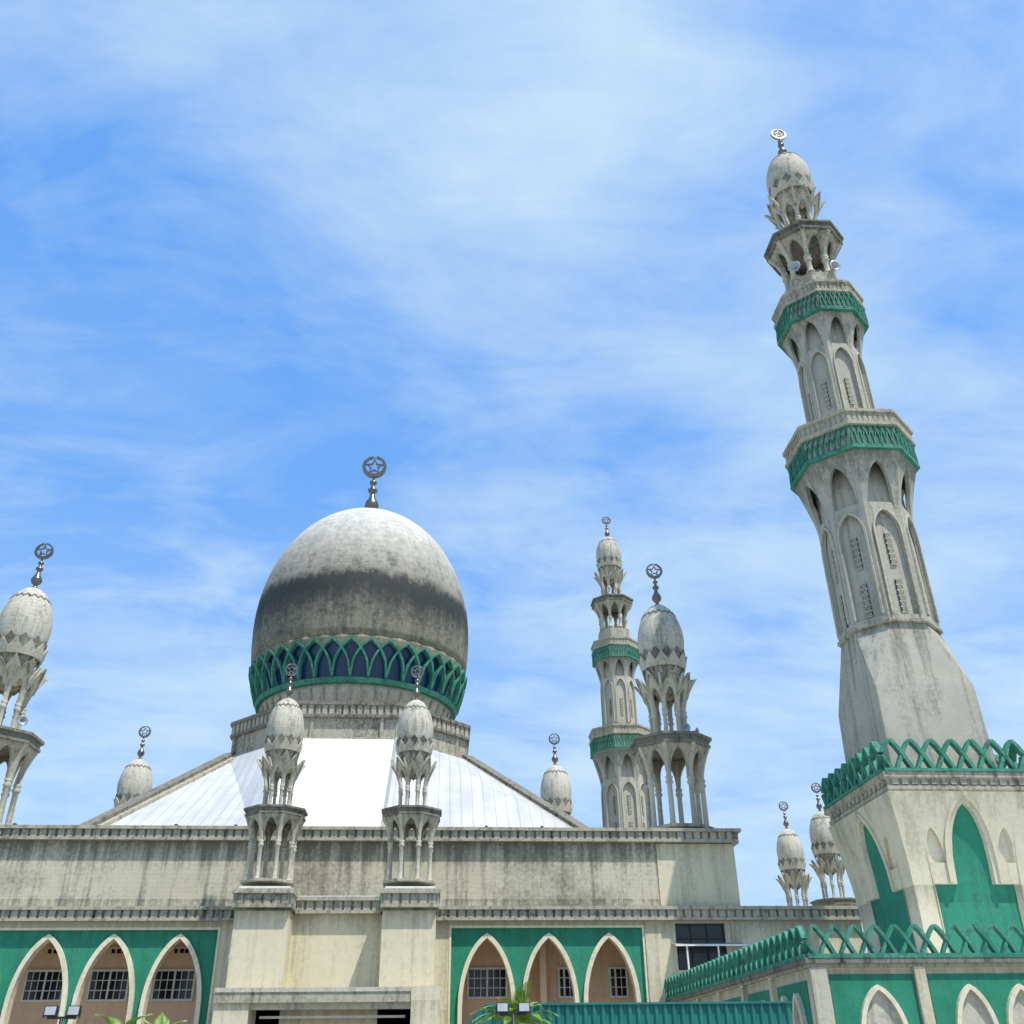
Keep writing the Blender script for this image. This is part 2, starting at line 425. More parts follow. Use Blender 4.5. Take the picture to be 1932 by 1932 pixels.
def minaret_meshes():
    out={}
    ph=pi/8
    b=M()
    def sqoct(h,f,z):
        k=h*(math.tan(pi/8)*(1-f)+.985*f); return [(h,-k,z),(h,k,z),(k,h,z),(-k,h,z),(-h,k,z),(-h,-k,z),(-k,-h,z),(k,-h,z)]
    b.rings([sqoct(2.42,1,12.0),sqoct(2.36,1,14.0),sqoct(2.31,1,16.6),sqoct(2.12,.0,19.7)],MINC)
    out["flared_base"]=b
    b=M()
    b.lathe([(2.36,19.7),(2.46,19.75),(2.46,19.9),(2.36,19.95)],8,CONC,phase=ph)
    b.lathe([(2.20,19.9),(2.14,29.0)],8,MINC,phase=ph)
    lo=lambda t:20.15 if abs(t)>.74 else 24.6+parch(t,.74,1.25,.4)
    ts=[-1,-.745,-.735,-.6,-.45,-.3,-.15,0,.15,.3,.45,.6,.735,.745,1]
    b.shell(8,lambda z:2.36,lo,lambda t:26.3,.15,ts,MINC,3)
    b.lathe([(2.36,19.95),(2.36,20.15)],8,MINC,phase=ph)
    out["lower_shaft"]=b
    b=M()
    Rf=lambda z:2.36+(3.22-2.36)*max(0,(z-26.0)/(29.2-26.0))**1.25
    lo=lambda t:25.9 if abs(t)>.68 else 26.15+parch(t,.68,2.3,.35)
    b.shell(8,Rf,lo,lambda t:29.15,.22,ts,MINC,8)
    for k in range(8):
        am=ph+(k+.5)*pi/4; nx,ny=math.cos(am),math.sin(am); L=2*2.36*math.sin(pi/8)
        mp=lambda s,z,d:(octpt(2.37,k,(s/L)+.5)[0]+nx*d,octpt(2.37,k,(s/L)+.5)[1]+ny*d,z)
        b.bar(archpts(0,.76*L/2,24.6,1.28,.4,8,20.2),.09,mp,0,.10,CONCL)
    out["lower_corbel"]=b
    b=M()
    b.lathe([(3.25,28.98),(3.34,29.0),(3.34,29.14),(3.28,29.16)],8,GREEND,phase=ph)
    b.lathe([(3.2,29.1),(3.2,30.45)],8,CONCL,phase=ph)
    b.lathe([(3.28,30.35),(3.42,30.42),(3.42,30.6),(3.3,30.65),(3.3,31.15),(3.44,31.2),(3.44,31.38),(3.1,31.40)],8,CONC,phase=ph)
    for k in range(8):
        for j in range(9):
            x,y=octpt(3.31,k,(j+.5)/9); am=ph+(k+.5)*pi/4; ux,uy=-math.sin(am),math.cos(am);nx,ny=math.cos(am),math.sin(am)
            q=[(x+ux*s*.09+nx*d,y+uy*s*.09+ny*d) for s,d in ((-1,-.08),(1,-.08),(1,.025),(-1,.025))]
            b.rings([[(p[0],p[1],30.64) for p in q],[(p[0],p[1],31.18) for p in q]],CONC)
    out["lower_balcony"]=b
    b=M(); lattice_oct(b,3.22,29.13,30.42,8,.065,GREEND); out["lower_lattice_band"]=b
    b=M()
    b.lathe([(1.70,31.3),(1.64,39.2)],8,MINC,phase=ph)
    lo=lambda t:32.0 if abs(t)>.74 else 35.6+parch(t,.74,1.1,.4)
    b.shell(8,lambda z:1.82,lo,lambda t:37.0,.12,ts,MINC,3)
    for k in range(8):
        am=ph+(k+.5)*pi/4; nx,ny=math.cos(am),math.sin(am); L=2*1.82*math.sin(pi/8)
        mp=lambda s,z,d:(octpt(1.83,k,(s/L)+.5)[0]+nx*d,octpt(1.83,k,(s/L)+.5)[1]+ny*d,z)
        b.bar(archpts(0,.76*L/2,35.6,1.1,.4,8,32.0),.07,mp,0,.08,CONCL)
    out["upper_shaft"]=b
    b=M()
    Rf1=lambda z:1.82+(2.5-1.82)*max(0,(z-36.8)/(39.3-36.8))**1.25
    lo=lambda t:36.7 if abs(t)>.66 else 36.95+parch(t,.66,1.75,.35)
    b.shell(8,Rf1,lo,lambda t:39.0,.18,ts,MINC,8)
    out["upper_corbel"]=b
    b=M()
    b.lathe([(2.5,38.88),(2.60,38.9),(2.60,39.02),(2.53,39.04)],8,GREEND,phase=ph)
    b.lathe([(2.47,39.0),(2.47,40.3)],8,CONCL,phase=ph)
    b.lathe([(2.53,40.15),(2.64,40.22),(2.64,40.37),(2.55,40.42),(2.55,40.85),(2.67,40.9),(2.67,41.07),(2.3,41.09)],8,CONC,phase=ph)
    for k in range(8):
        for j in range(8):
            x,y=octpt(2.56,k,(j+.5)/8); am=ph+(k+.5)*pi/4; ux,uy=-math.sin(am),math.cos(am);nx,ny=math.cos(am),math.sin(am)
            q=[(x+ux*s*.07+nx*d,y+uy*s*.07+ny*d) for s,d in ((-1,-.08),(1,-.08),(1,.02),(-1,.02))]
            b.rings([[(p[0],p[1],40.41) for p in q],[(p[0],p[1],40.88) for p in q]],CONC)
    b.lathe([(1.75,40.9),(1.75,42.45),(1.6,42.5)],8,CONC,phase=ph)
    out["upper_balcony"]=b
    b=M(); lattice_oct(b,2.49,39.0,40.2,7,.058,GREEND); out["upper_lattice_band"]=b
    return {k:v.mesh(k) for k,v in out.items()}
MM=minaret_meshes()
def grille(h):
    b=M(); w=.15
    b.box(-w,w,-.02,.02,-h/2,h/2,BLACK)
    n=6; mp=lambda s,z,d:(s,-.02-d,z)
    for i in range(n+1):
        z=-h/2+h*i/n; b.box(-w,w,-.055,-.021,z-.02,z+.02,CONCL)
    for i in range(n):
        za=-h/2+h*i/n; zb=za+h/n
        b.bar([(-w,za),(w,zb)],.032,mp,.002,.03,CONCL); b.bar([(w,za),(-w,zb)],.032,mp,.002,.033,CONCL)
        zc=(za+zb)/2
        b.bar([(0,za+.03),(w*.8,zc),(0,zb-.03),(-w*.8,zc)],.028,mp,.002,.036,CONCL,closed=True)
    return b.mesh("vent_grille")
GR=grille(1.75)
def minaret(x,y,dz,label):
    t=thing("minaret",(x,y,dz),label,"minaret","tall octagonal minarets")
    for k,me in MM.items(): part(k,me,t)
    for k in range(8):
        am=k*pi/4; c,s=math.cos(am),math.sin(am)
        for z,R in ((23.7,2.18),(21.15,2.195),(33.7,1.685)):
            ap=R*math.cos(pi/8)+.03
            part("vent_grille",GR,t,(ap*c,ap*s,z),am+pi/2,(1 if z<30 else .8,1,1))
    turret_parts(t,46.15,1.43,.93,True)
    return t
minaret(*OB,0,"tall grey concrete minaret with green latticed balconies above square tower")
minaret(18.6,97,.4,"concrete minaret with green latticed balconies behind the prayer hall")

# ------------------------------------------------------------------ crenellation lattice
def crenel(b,mp,L,p,h,w,z0,mat,th):
    n=max(1,round(L/p)); p=L/n
    for i in range(-1,n+1):
        for sg in (-1,1):
            pts=[]
            for j in range(13):
                u=j/12; x=.92*(1-u)**.78
                s=p*(i+.5)+sg*p*x
                if s<-.001 or s>L+.001: continue
                pts.append((s,z0+h*u))
            if len(pts)>1: b.bar(pts,w,mp,-th/2-.012*(sg+1),th/2+.012*(sg+1),mat)
    b.bar([(0,z0+.05),(L,z0+.05)],.12,mp,-th/2-.03,th/2+.03,mat)

# ------------------------------------------------------------------ square tower
tow=thing("minaret_tower",(21.65,42.7,0),"square cream tower with green arched recesses and green crenellations","tower")
TX0,TX1,TY0,TY1=18.6,24.75,39.3,46.1
b=M()
def rect(i,z): return [(TX0+i,TY0+i,z),(TX1-i,TY0+i,z),(TX1-i,TY1-i,z),(TX0+i,TY1-i,z)]
b.rings([rect(.72,4.3),rect(.70,7.3),rect(.55,9.0),rect(.35,10.3),rect(.12,11.5)],GREEN)
wpart("tower_wall",b,tow)
def insz(z):
    pts=[(4.3,.72),(7.3,.70),(9.0,.55),(10.3,.35),(11.5,.12),(12,.1)]
    for (a,i),(c,j) in zip(pts,pts[1:]):
        if z<=c: return i+(j-i)*(z-a)/(c-a)
    return .1
def face_map(f):
    def mp(s,z,d):
        i=insz(z)-d
        x0,x1,y0,y1=TX0+i,TX1-i,TY0+i,TY1-i
        if f==0: return (x0+(x1-x0)*(s+1)/2,y0,z)
        if f==1: return (x0,y1+(y0-y1)*(s+1)/2,z)
        if f==2: return (x1+(x0-x1)*(s+1)/2,y1,z)
        return (x1,y0+(y1-y0)*(s+1)/2,z)
    return mp
def skin(b,mp,ts,lo,hi,d0,d1,mat,rows=8):
    for i in range(len(ts)-1):
        q=[[lo(t)+(hi(t)-lo(t))*j/rows for j in range(rows+1)] for t in (ts[i],ts[i+1])]
        m=rows+1; vs=[]
        for d in (d1,d0):
            for c in (0,1): vs+=[mp(ts[i+c],z,d) for z in q[c]]
        fs=[]
        for j in range(rows):
            fs.append((j,m+j,m+j+1,j+1)); fs.append((2*m+j,2*m+j+1,3*m+j+1,3*m+j))
        fs+=[(0,2*m,3*m,m),(rows,m+rows,3*m+rows,2*m+rows)]
        for c in (0,1):
            if c==0 : fs+=[(j,j+1,2*m+j+1,2*m+j) for j in range(rows)]
            else: fs+=[(m+j,3*m+j,3*m+j+1,m+j+1) for j in range(rows)]
        b.add(vs,fs,mat)
b=M()
for f in range(4):
    mp=face_map(f)
    def lo(t):
        a=abs(t)
        if a>.68: return 4.3
        if a>.30: return 7.95
        return 8.3+parch(a,.30,2.75,.35)
    skin(b,mp,[-1,-.685,-.675,-.67],lo,lambda t:11.5,.01,.2,CREAM)
    skin(b,mp,[.67,.675,.685,1],lo,lambda t:11.5,.01,.2,CREAM)
    skin(b,mp,[-.41,-.305,-.295]+lin(-.285,.285,16)+[.295,.305,.41],lo,lambda t:11.5,.01,.2,CREAM)
    for sg in (-1,1):
        c=.54*sg
        xs=lin(c-.13,c+.13,10)
        skin(b,mp,xs,lambda t:8.75+parch(t-c,.13,1.35,.35),lambda t:11.5,.01,.2,CREAM)
        skin(b,mp,xs,lambda t:7.95,lambda t:8.75,.01,.2,CREAM,3)
        skin(b,mp,xs,lambda t:8.75,lambda t:8.75+parch(t-c,.13,1.35,.35),-.3,.015,BORDER)
    b.bar([(-.385,7.98)]+[(x,8.3+parch(x,.385,3.05,.35)) for x in lin(-.38,.38,20)]+[(.385,7.98)],.05,mp,.198,.28,CREAM)
wpart("cream_relief",b,tow)
b=M()
b.rings([rect(.10,11.45),rect(-.02,11.6),rect(-.02,11.75),rect(.04,11.8),rect(.04,12.0),rect(-.14,12.08),rect(-.14,12.3),rect(.2,12.32)],CONC)
for f in range(4):
    for j in range(14):
        s=-1+2*(j+.5)/14
        mpj=face_map(f)
        x,y,_=mpj(s,11.5,0); nx,ny=((0,-1),(-1,0),(0,1),(1,0))[f]; ux,uy=(1,0) if nx==0 else (0,1)
        x+=nx*.12;y+=ny*.12
        cx0,cx1=sorted((x-ux*.13-nx*.05,x+ux*.13+nx*.05)); cy0,cy1=sorted((y-uy*.13-ny*.05,y+uy*.13+ny*.05))
        b.box(cx0,cx1,cy0,cy1,11.8,12.06,CONC)
wpart("cornice",b,tow)
b=M()
TZ=12.32
for (A,B,nrm) in (((TX0-.05,TY0-.05),(TX1+.05,TY0-.05),(0,-1)),((TX0-.05,TY1),(TX0-.05,TY0),(-1,0)),((TX1+.05,TY0),(TX1+.05,TY1),(1,0)),((TX1,TY1+.05),(TX0,TY1+.05),(0,1))):
    L=math.hypot(B[0]-A[0],B[1]-A[1]); dx,dy=(B[0]-A[0])/L,(B[1]-A[1])/L
    crenel(b,lambda s,z,d,A=A,dx=dx,dy=dy,nrm=nrm:(A[0]+dx*s+nrm[0]*d,A[1]+dy*s+nrm[1]*d,z),L,.86,1.33,.15,TZ,GREEND,.24)
wpart("crenellation",b,tow)

# ------------------------------------------------------------------ mosque building
mos=thing("mosque_building",(-5,50,0),"large cream and grey mosque hall with green arcades and stained dome","mosque")
F=50.0
def cornice(b,x0,x1,y,z0,z1,sp=.42,dx0=0,dx1=0,mat=CONC,dark=DIRTY,side=None):
    h=z1-z0
    b.box(x0-dx0,x1+dx1,y-.38,y,z1-.24*h,z1,mat)
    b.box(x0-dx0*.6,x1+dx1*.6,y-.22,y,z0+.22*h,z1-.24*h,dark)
    b.box(x0-dx0*.5,x1+dx1*.5,y-.30,y,z0,z0+.2*h,mat)
    n=int((x1-x0)/sp)
    for i in range(n):
        x=x0+(x1-x0)*(i+.5)/n
        b.box(x-.15,x+.15,y-.27,y-.21,z0+.21*h,z1-.25*h,mat)
def cornice_side(b,y0,y1,x,z0,z1,sg=1,sp=.42,mat=CONC,dark=DIRTY,pr=1.):
    h=z1-z0
    def bx(d,za,zb,m):
        a,c=sorted((x,x+sg*d*pr)); b.box(a,c,y0,y1,za,zb,m)
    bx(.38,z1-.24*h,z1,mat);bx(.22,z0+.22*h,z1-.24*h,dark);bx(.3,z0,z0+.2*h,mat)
    n=int((y1-y0)/sp)
    for i in range(n):
        y=y0+(y1-y0)*(i+.5)/n; a,c=sorted((x+sg*.21*pr,x+sg*.27*pr)); b.box(a,c,y-.15,y+.15,z0+.21*h,z1-.25*h,mat)
XL,XR,XW=-28.5,15.0,20.9
b=M()
b.box(XL,XR,F+.15,90,8.4,11.75,WALLU)
b.box(11.02,11.06,F+.10,F+.16,8.6,11.5,CREAM)
b.box(11.06,XR+.003,F+.12,F+.16,8.55,11.5,CREAM)
wpart("upper_wall",b,mos)
b=M()
cornice(b,XL,XR,F+.1,11.55,12.2,dx1=.38,dx0=0)
cornice_side(b,F+.1,90,XR,11.55,12.198)
b.box(XL,XR,F+.1,F+.4,11.7,12.15,CONC)
for x,w in ((-20.6,.14),(-12.9,.14),(-10.0,.12),(2.4,.12),(5.2,.14)):
    b.box(x,x+w,F+.05,F+.25,12.2,12.34,BLACK)
wpart("parapet",b,mos)
b=M()
cornice(b,XL,XW,F,7.88,8.5,dx1=.3)
cornice_side(b,F,80,XW,7.88,8.498)
wpart("string_course",b,mos)
def arch_wall(b,x0,x1,z0,z1,y0,y1,centers,w,zs,h,mat,c=.5):
    xs={x0,x1}
    for cc in centers:
        xs|={cc-w-.004,cc-w+.004,cc+w-.004,cc+w+.004}
        xs|={cc+w*math.copysign(1-(1-abs(u))**1.5,u) for u in lin(-.97,.97,20)}|{cc}
    xs=sorted(xs)
    def lo(x):
        for cc in centers:
            if abs(x-cc)<w: return zs+parch(x-cc,w,h,c)
        return z0
    skin(b,lambda s,z,d:(s,y0 if d>0 else y1,z),xs,lo,lambda x:z1,0,1,mat,4)
b=M()
b.box(XL,-22.6,F,F+3,0,7.9,CREAM)
b.box(-22.6,-10.0,F,F+.6,7.52,7.9,CREAM)
b.box(-10.0,.7,F,F+3,0,7.9,CREAM)
b.box(.7,10.08,F,F+.6,7.58,7.9,CREAM)
b.box(10.08,11.6,F,F+3,0,7.9,CREAM); b.box(14.05,XW,F,F+3,0,7.9,CREAM)
b.box(11.6,14.05,F,F+3,0,5.7,CREAM); b.box(11.6,14.05,F,F+3,7.76,7.9,CREAM)
b.box(XL,XW,F+3.0,80,0,8.3,CREAM)
b.box(-22.6,-10.0,F+.6,F+3,7.6,7.9,CREAM); b.box(.7,10.08,F+.6,F+3,7.6,7.9,CREAM)
b.box(14.35,14.5,F-.1,F,3,7.88,CREAM)
b.box(10.1,10.9,F-.08,F,3,7.88,CREAM)
wpart("lower_wall",b,mos)
for xa,xb_,cols in ((-22.6,-10.003,()),(.703,10.077,(5.3,))):
    b=M()
    b.box(xa,xb_,F+2.9,F+2.997,0,7.6,PEACH)
    b.box(xa,xa+.1,F+.62,F+2.9,0,7.6,PEACH); b.box(xb_-.1,xb_,F+.62,F+2.9,0,7.6,PEACH)
    b.box(xa+.1,xb_-.1,F+.62,F+2.9,7.5,7.597,PEACH)
    b.box(xa+.1,xb_-.1,F+.1,F+2.9,2.4,2.6,PEACH)
    for x in cols: b.box(x-.15,x+.15,F+1.6,F+2.9,2.6,7.5,PEACH)
    wpart("porch_interior",b,mos)
LC=[-20.75,-17.75,-14.8,-11.8]; RC=[2.5,5.45,8.35]
for nm,x0,x1,cs,z1 in (("green_arcade",-22.6,-10.0,LC,7.52),("green_arcade",.7,10.08,RC,7.58)):
    b=M(); arch_wall(b,x0,x1,3.9,z1,F+.12,F+.55,cs,1.17,4.2,2.95,GREEN)
    for cc in cs:
        b.bar(archpts(cc,1.25,4.2,3.05,.5,12,2.6),.2,lambda s,z,d:(s,F-d,z),-.5,.04,BORDER)
    prev=x0
    for cc in cs+[None]:
        e=cc-1.17 if cc is not None else x1
        b.box(prev,e,F+.12,F+.55,2.6,3.9,GREEN)
        if cc is not None: prev=cc+1.17
    b.box(x0,x1,F+.02,F+.6,2.3,2.6,CREAM)
    wpart(nm,b,mos)
    b=M()
    b.box(x0,x0+.1,F-.03,F+.12,2.6,z1,BORDER);b.box(x1-.1,x1,F-.03,F+.12,2.6,z1,BORDER);b.box(x0,x1,F-.03,F+.12,z1-.002,z1+.1,BORDER)
    wpart("panel_trim",b,mos)
def window(x0,x1,z0,z1,y,nx,nz,parent=mos,fm=WHITE,name="window"):
    b=M(); b.box(x0,x1,y-.03,y+.02,z0,z1,GLASS)
    w=wpart(name,b,parent)
    b=M(); e=.05
    for x in (x0,x1): b.box(x-e,x+e,y-.09,y,z0-e,z1+e,fm)
    for z in (z0,z1): b.box(x0+e,x1-e,y-.088,y,z-e,z+e,fm)
    for i in range(1,nx):
        x=x0+(x1-x0)*i/nx; t=.045 if i==nx//2 else .018; b.box(x-t,x+t,y-.075,y-.031,z0,z1,fm)
    for i in range(1,nz):
        z=z0+(z1-z0)*i/nz; b.box(x0,x1,y-.07,y-.032,z-.018,z+.018,fm)
    wpart("frame",b,w)
    return w
for x0,x1 in ((-22.2,-20.6),(-19.4,-17.6),(-16.4,-14.6),(-13.4,-11.5),(1.7,3.6),(6.2,7.0),(8.75,9.6)):
    window(x0,x1,4.75,6.05,F+2.88,6 if x1-x0>1.2 else 3,3)
for x0 in (-18.7,-15.7,-12.7):
    window(x0,x0+.8,6.75,7.05,F+2.88,3,1,name="transom_window",fm=PEACH)
b=M(); b.box(11.6,14.05,F+.25,F+.35,5.7,7.76,GLASS); w=wpart("window",b,mos)
b=M()
for x in (11.63,12.4,13.2,14.0): b.box(x-.03,x+.03,F+.16,F+.25,5.7,7.76,BLACK)
for z in (5.75,6.5,7.1,7.72): b.box(11.6,14.05,F+.17,F+.24,z-.03,z+.03,BLACK)
wpart("frame",b,w)
b=M(); ya=F-.9
b.add([(11.35,ya,6.72),(14.8,ya,6.72),(14.8,F,6.88),(11.35,F,6.88),(11.35,ya,6.66),(14.8,ya,6.66),(14.8,F,6.82),(11.35,F,6.82)],[(0,1,2,3),(7,6,5,4),(0,4,5,1),(1,5,6,2),(0,3,7,4)],GREYM)
b.box(11.35,14.8,ya-.03,ya,6.655,6.73,WHITE)
for x in (11.9,13.4): b.box(x-.035,x+.035,ya+.05,ya+.12,0,6.66,WHITE)
wpart("awning",b,mos)

for x0,x1 in ((-8.5,-6.2),(-2.25,.05)):
    b=M(); b.box(x0,x1,45.0,47.4,0,7.7,CREAM)
    wpart("porch_pillar",b,mos)
    b=M()
    b.box(x0-.04,x1+.04,44.92,47.45,7.68,7.78,DIRTY)
    cornice(b,x0-.02,x1+.02,44.98,7.78,8.5,dx0=.13,dx1=.13,sp=.36,mat=CONC,dark=CONC)
    cornice_side(b,44.98,47.4,x1+.02,7.781,8.499,1,.36,CONC,CONC,.35); cornice_side(b,44.98,47.4,x0-.02,7.781,8.499,-1,.36,CONC,CONC,.35)
    b.box(x0,x1,44.98,47.4,7.78,8.5,CONCL)
    b.box(x0-.08,x1+.08,44.8,47.5,8.5,8.56,CONCL); b.box(x0+.06,x1-.06,44.95,47.35,8.56,8.66,WHITE)
    wpart("pillar_cap",b,mos)
b=M()
b.box(-6.2,-2.25,46.3,50,0,7.7,CREAM); b.box(-8.3,-6.2,47.4,50,0,7.8,CREAM); b.box(-2.25,-.1,47.4,50,0,7.8,CREAM)
wpart("porch_wall",b,mos)
b=M()
cornice(b,-6.1,-2.4,46.28,7.7,8.38,sp=.4)
b.box(-6.1,-2.4,46.28,50,7.8,8.36,CONC); b.box(-6.0,-2.5,46.1,50,8.385,8.44,WHITE)
wpart("porch_cornice",b,mos)
b=M()
b.box(-8.5,.3,43.0,46.3,4.05,4.56,CONC)
b.box(-8.52,.32,42.96,46.3,4.42,4.58,CONCL)
b.box(-8.5,-7.15,43.1,45.0,0,4.05,CREAM); b.box(-.85,.3,42.94,45.0,0,4.6,CREAM)
b.box(-7.15,-.85,43.3,43.6,3.82,4.05,CONCL); b.box(-7.15,-.85,45.0,45.1,3.3,4.05,CREAM)
b.box(-6.9,-1.1,44.3,44.38,3.55,3.64,WHITE)
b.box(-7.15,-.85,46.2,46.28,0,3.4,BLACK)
wpart("entrance_canopy",b,mos)

# ------------------------------------------------------------------ roof and drum and dome
DX,DY=-6.15,70.0
R8=8.85
b=M()
def dv(k,R,z,): a=pi/8+k*pi/4; return (DX+R*math.cos(a),DY+R*math.sin(a),z)
ZD,ZE=20.3,12.0
cx0,cx1,cy0,cy1=-18.2,8.1,51.6,88.5
c38=R8*math.sin(pi/8)
D=[dv(k,R8-.1,ZD) for k in range(8)]
NE,NW,SW,SE=(cx1,cy1,ZE),(cx0,cy1,ZE),(cx0,cy0,ZE),(cx1,cy0,ZE)
fl=(DX-c38+.3,cy0,ZE); fr=(DX+c38-.1,cy0,ZE); bl=(DX-c38,cy1,ZE); br=(DX+c38,cy1,ZE)
vs=D+[NE,NW,SW,SE,fl,fr,bl,br]
fs=[(7,0,8),(7,8,11),(0,1,15),(0,15,8),(2,3,9),(2,9,14),(3,4,10),(3,10,9),(4,5,12),(4,12,10),(6,7,11),(6,11,13)]
b.add(vs,[tuple(reversed(f)) for f in fs],ROOFM)
b.add(vs,[tuple(reversed(f)) for f in ((1,2,14,15),(5,6,13,12))],ROOFC)
wpart("metal_roof",b,mos)
def beam(b,p,q,w,h0,h1,mat):
    p=Vector(p);q=Vector(q);d=(q-p);s=Vector((-d.y,d.x,0)).normalized()*w/2;up=Vector((0,0,1))
    r=[[tuple(c-s+up*h0),tuple(c+s+up*h0),tuple(c+s+up*h1),tuple(c-s+up*h1)] for c in (p,q)]
    b.rings(r,mat)
for d,c in ((4,SW),(7,SE),(3,NW),(0,NE)):
    b=M(); beam(b,D[d],c,1.3,-.5,.12,CONC); beam(b,D[d],c,.7,.1,.34,DIRTY)
    wpart("roof_rib",b,mos)
for d,c in ((5,fl),(6,fr)):
    b=M(); beam(b,D[d],c,.18,-.1,.12,GREYM); wpart("ridge_flashing",b,mos)
b=M()
b.lathe([(R8-.25,19.0),(R8-.25,21.7)],8,CONC,DX,DY,pi/8)
b.lathe([(R8-.2,21.65),(R8+.05,21.68),(R8+.05,21.85),(R8-.06,21.9),(R8-.06,22.45),(R8+.12,22.5),(R8+.12,22.72),(R8-.6,22.75)],8,DIRTY,DX,DY,pi/8)
b.lathe([(R8-.1,20.05),(R8-.02,20.1),(R8-.02,20.35),(R8-.2,20.4)],8,CONC,DX,DY,pi/8)
for k in range(8):
    for j in range(15):
        x,y=octpt(R8-.02,k,(j+.5)/15); am=pi/8+(k+.5)*pi/4; ux,uy=-math.sin(am),math.cos(am);nx,ny=math.cos(am),math.sin(am)
        q=[(DX+x+ux*s*.15+nx*dd,DY+y+uy*s*.15+ny*dd) for s,dd in ((-1,-.1),(1,-.1),(1,.02),(-1,.02))]
        b.rings([[(p[0],p[1],21.86) for p in q],[(p[0],p[1],22.48) for p in q]],CONC)
    for w in (.0,.16,.84):
        x,y=octpt(R8-.2,k,w+.02); b.box(DX+x-.1,DX+x+.1,DY+y-.1,DY+y+.1,20.3,21.7,CONC)
wpart("drum",b,mos)
def RD(z):
    if z>=30.4:
        u=min(1,(z-30.4)/10.75); return 8.15*max(0,1-u**2.1)**.5*(1-.01*u)
    pts=[(22.7,6.55),(24.2,7.05),(25,7.33),(26,7.63),(27,7.86),(28,8.01),(29,8.10),(30.4,8.15)]
    if z<=22.7: return 6.55
    for (a,i),(c,j) in zip(pts,pts[1:]):
        if z<=c: return i+(j-i)*(z-a)/(c-a)
b=M()
NP=38
b.lathe([(RD(z)-.25,z) for z in (24.4,25.5,26.5,27.5)],76,BLUEG,DX,DY,smooth=True,cap=False)
def lo(t): return 24.85+parch(t/2,1,2.35,1.3)
b.shell(NP,lambda z:RD(z),lo,lambda t:27.6,.2,lin(-1,1,10),DOMEM,4,phase=0,cx=DX,cy=DY,smooth=True)
zs=[27.6,28.2,29,29.6,30.4]+[30.4+10.75*math.sin(pi/2*i/22) for i in range(1,22)]+[41.14]
b.lathe([(max(.05,RD(z)),z) for z in zs],76,DOMEM,DX,DY,phase=0,smooth=True)
b.lathe([(RD(z)-.12,z) for z in (22.7,23.4,24.0,24.4)],76,CONCL,DX,DY,smooth=True)
for j in range(48):
    a=2*pi*j/48; 
    r0,r1=RD(22.8)-.13,RD(24.2)-.13;c,s=math.cos(a),math.sin(a);w=.07
    b.rings([[(DX+(r+.14)*c+w*s,DY+(r+.14)*s-w*c,z),(DX+(r+.14)*c-w*s,DY+(r+.14)*s+w*c,z),(DX+(r-.1)*c-w*s,DY+(r-.1)*s+w*c,z),(DX+(r-.1)*c+w*s,DY+(r-.1)*s-w*c,z)] for r,z in ((r0,22.76),(r1,24.2))],CONC)
b.lathe([(2.0,40.85),(1.75,41.0),(.6,41.24),(.3,41.4)],24,DIRTY,DX,DY,smooth=True)
dome=wpart("main_dome",b,mos)
b=M()
def mpd(s,z,d):
    a=s; r=RD(z)+d; return (DX+r*math.cos(a),DY+r*math.sin(a),z)
p=2*pi/NP
for i in range(NP):
    pts=[]
    for j in range(17):
        u=j/8-1
        pts.append((p*(i+.5)+p*u,24.8+parch(u,1,2.5,1.4)))
    b.bar([(a*8,z) for a,z in pts],.145,lambda s,z,d:mpd(s/8,z,d),-.1,.19+.02*(i%2),GREEND)
b.lathe([(RD(24.4)+.0,24.4),(RD(24.4)+.14,24.42),(RD(24.75)+.14,24.75),(RD(24.9)-.1,24.8)],76,GREEND,DX,DY,smooth=False)
wpart("lattice_band",b,dome)
f=part("finial",FIN,dome,(DX+5,DY-50,41.35),0,(2.75,2.75,2.83)); part("crescent",CRE,f,(0,0,1.70)); part("star",STAR,f,(0,0,1.70))

# ------------------------------------------------------------------ low wing
wing=thing("mosque_wing",(18,40,0),"low cream wing with green arched panels and green latticed crenellations","building")
b=M()
WX0,WX1,WY0=11.0,32.0,30.5
b.box(WX0,WX1,WY0,49.9,0,4.15,CREAM)
wpart("wing_wall",b,wing)
b=M()
b.box(WX0-.12,WX1,WY0-.12,49.9,4.15,4.25,CONC); b.box(WX0-.2,WX1,WY0-.2,49.9,4.25,4.40,DIRTY)
wpart("cornice",b,wing)
A=(WX0-.1,WY0-.1)
b=M()
crenel(b,lambda s,z,d:(A[0]+s,A[1]-d,z),WX1-WX0,.62,.87,.095,4.4,GREEND,.17)
crenel(b,lambda s,z,d:(A[0]-d,A[1]+s,z),19.4,.62,.87,.095,4.4,GREEND,.17)
wpart("crenellation",b,wing)
b=M()
b.add([(11.6,31.2,4.42),(31.5,31.2,4.42),(31.5,39.6,5.35),(11.6+3,39.6,5.35),(11.6,49.5,4.42),(14.6,49.5,5.35)],[(0,1,2,3),(0,3,5,4)],ROOFC)
b.box(14.6,31.5,39.6,49.5,4.42,5.34,ROOFC)
wpart("metal_roof",b,wing)
def panel(mp,s0,s1,z0,z1,centers,w,apex):
    b=M()
    b.bar([(s0,(z0+z1)/2),(s1,(z0+z1)/2)],z1-z0,mp,.0,.03,GREEN)
    for c in centers:
        pts=archpts(c,w,apex-1.5,1.5,.4,8,z0)
        xs=lin(c-w,c+w,16)
        skin(b,mp,xs,lambda t:z0,lambda t:apex-1.5+parch(t-c,w,1.5,.4),.03,.05,CONCL,2)
        b.bar(pts,.13,mp,.03,.18,BORDER)
    wpart("green_panel",b,wing)
mf=lambda s,z,d:(s,WY0-d,z)
panel(mf,11.5,14.02,.9,3.97,[12.85],.68,3.62)
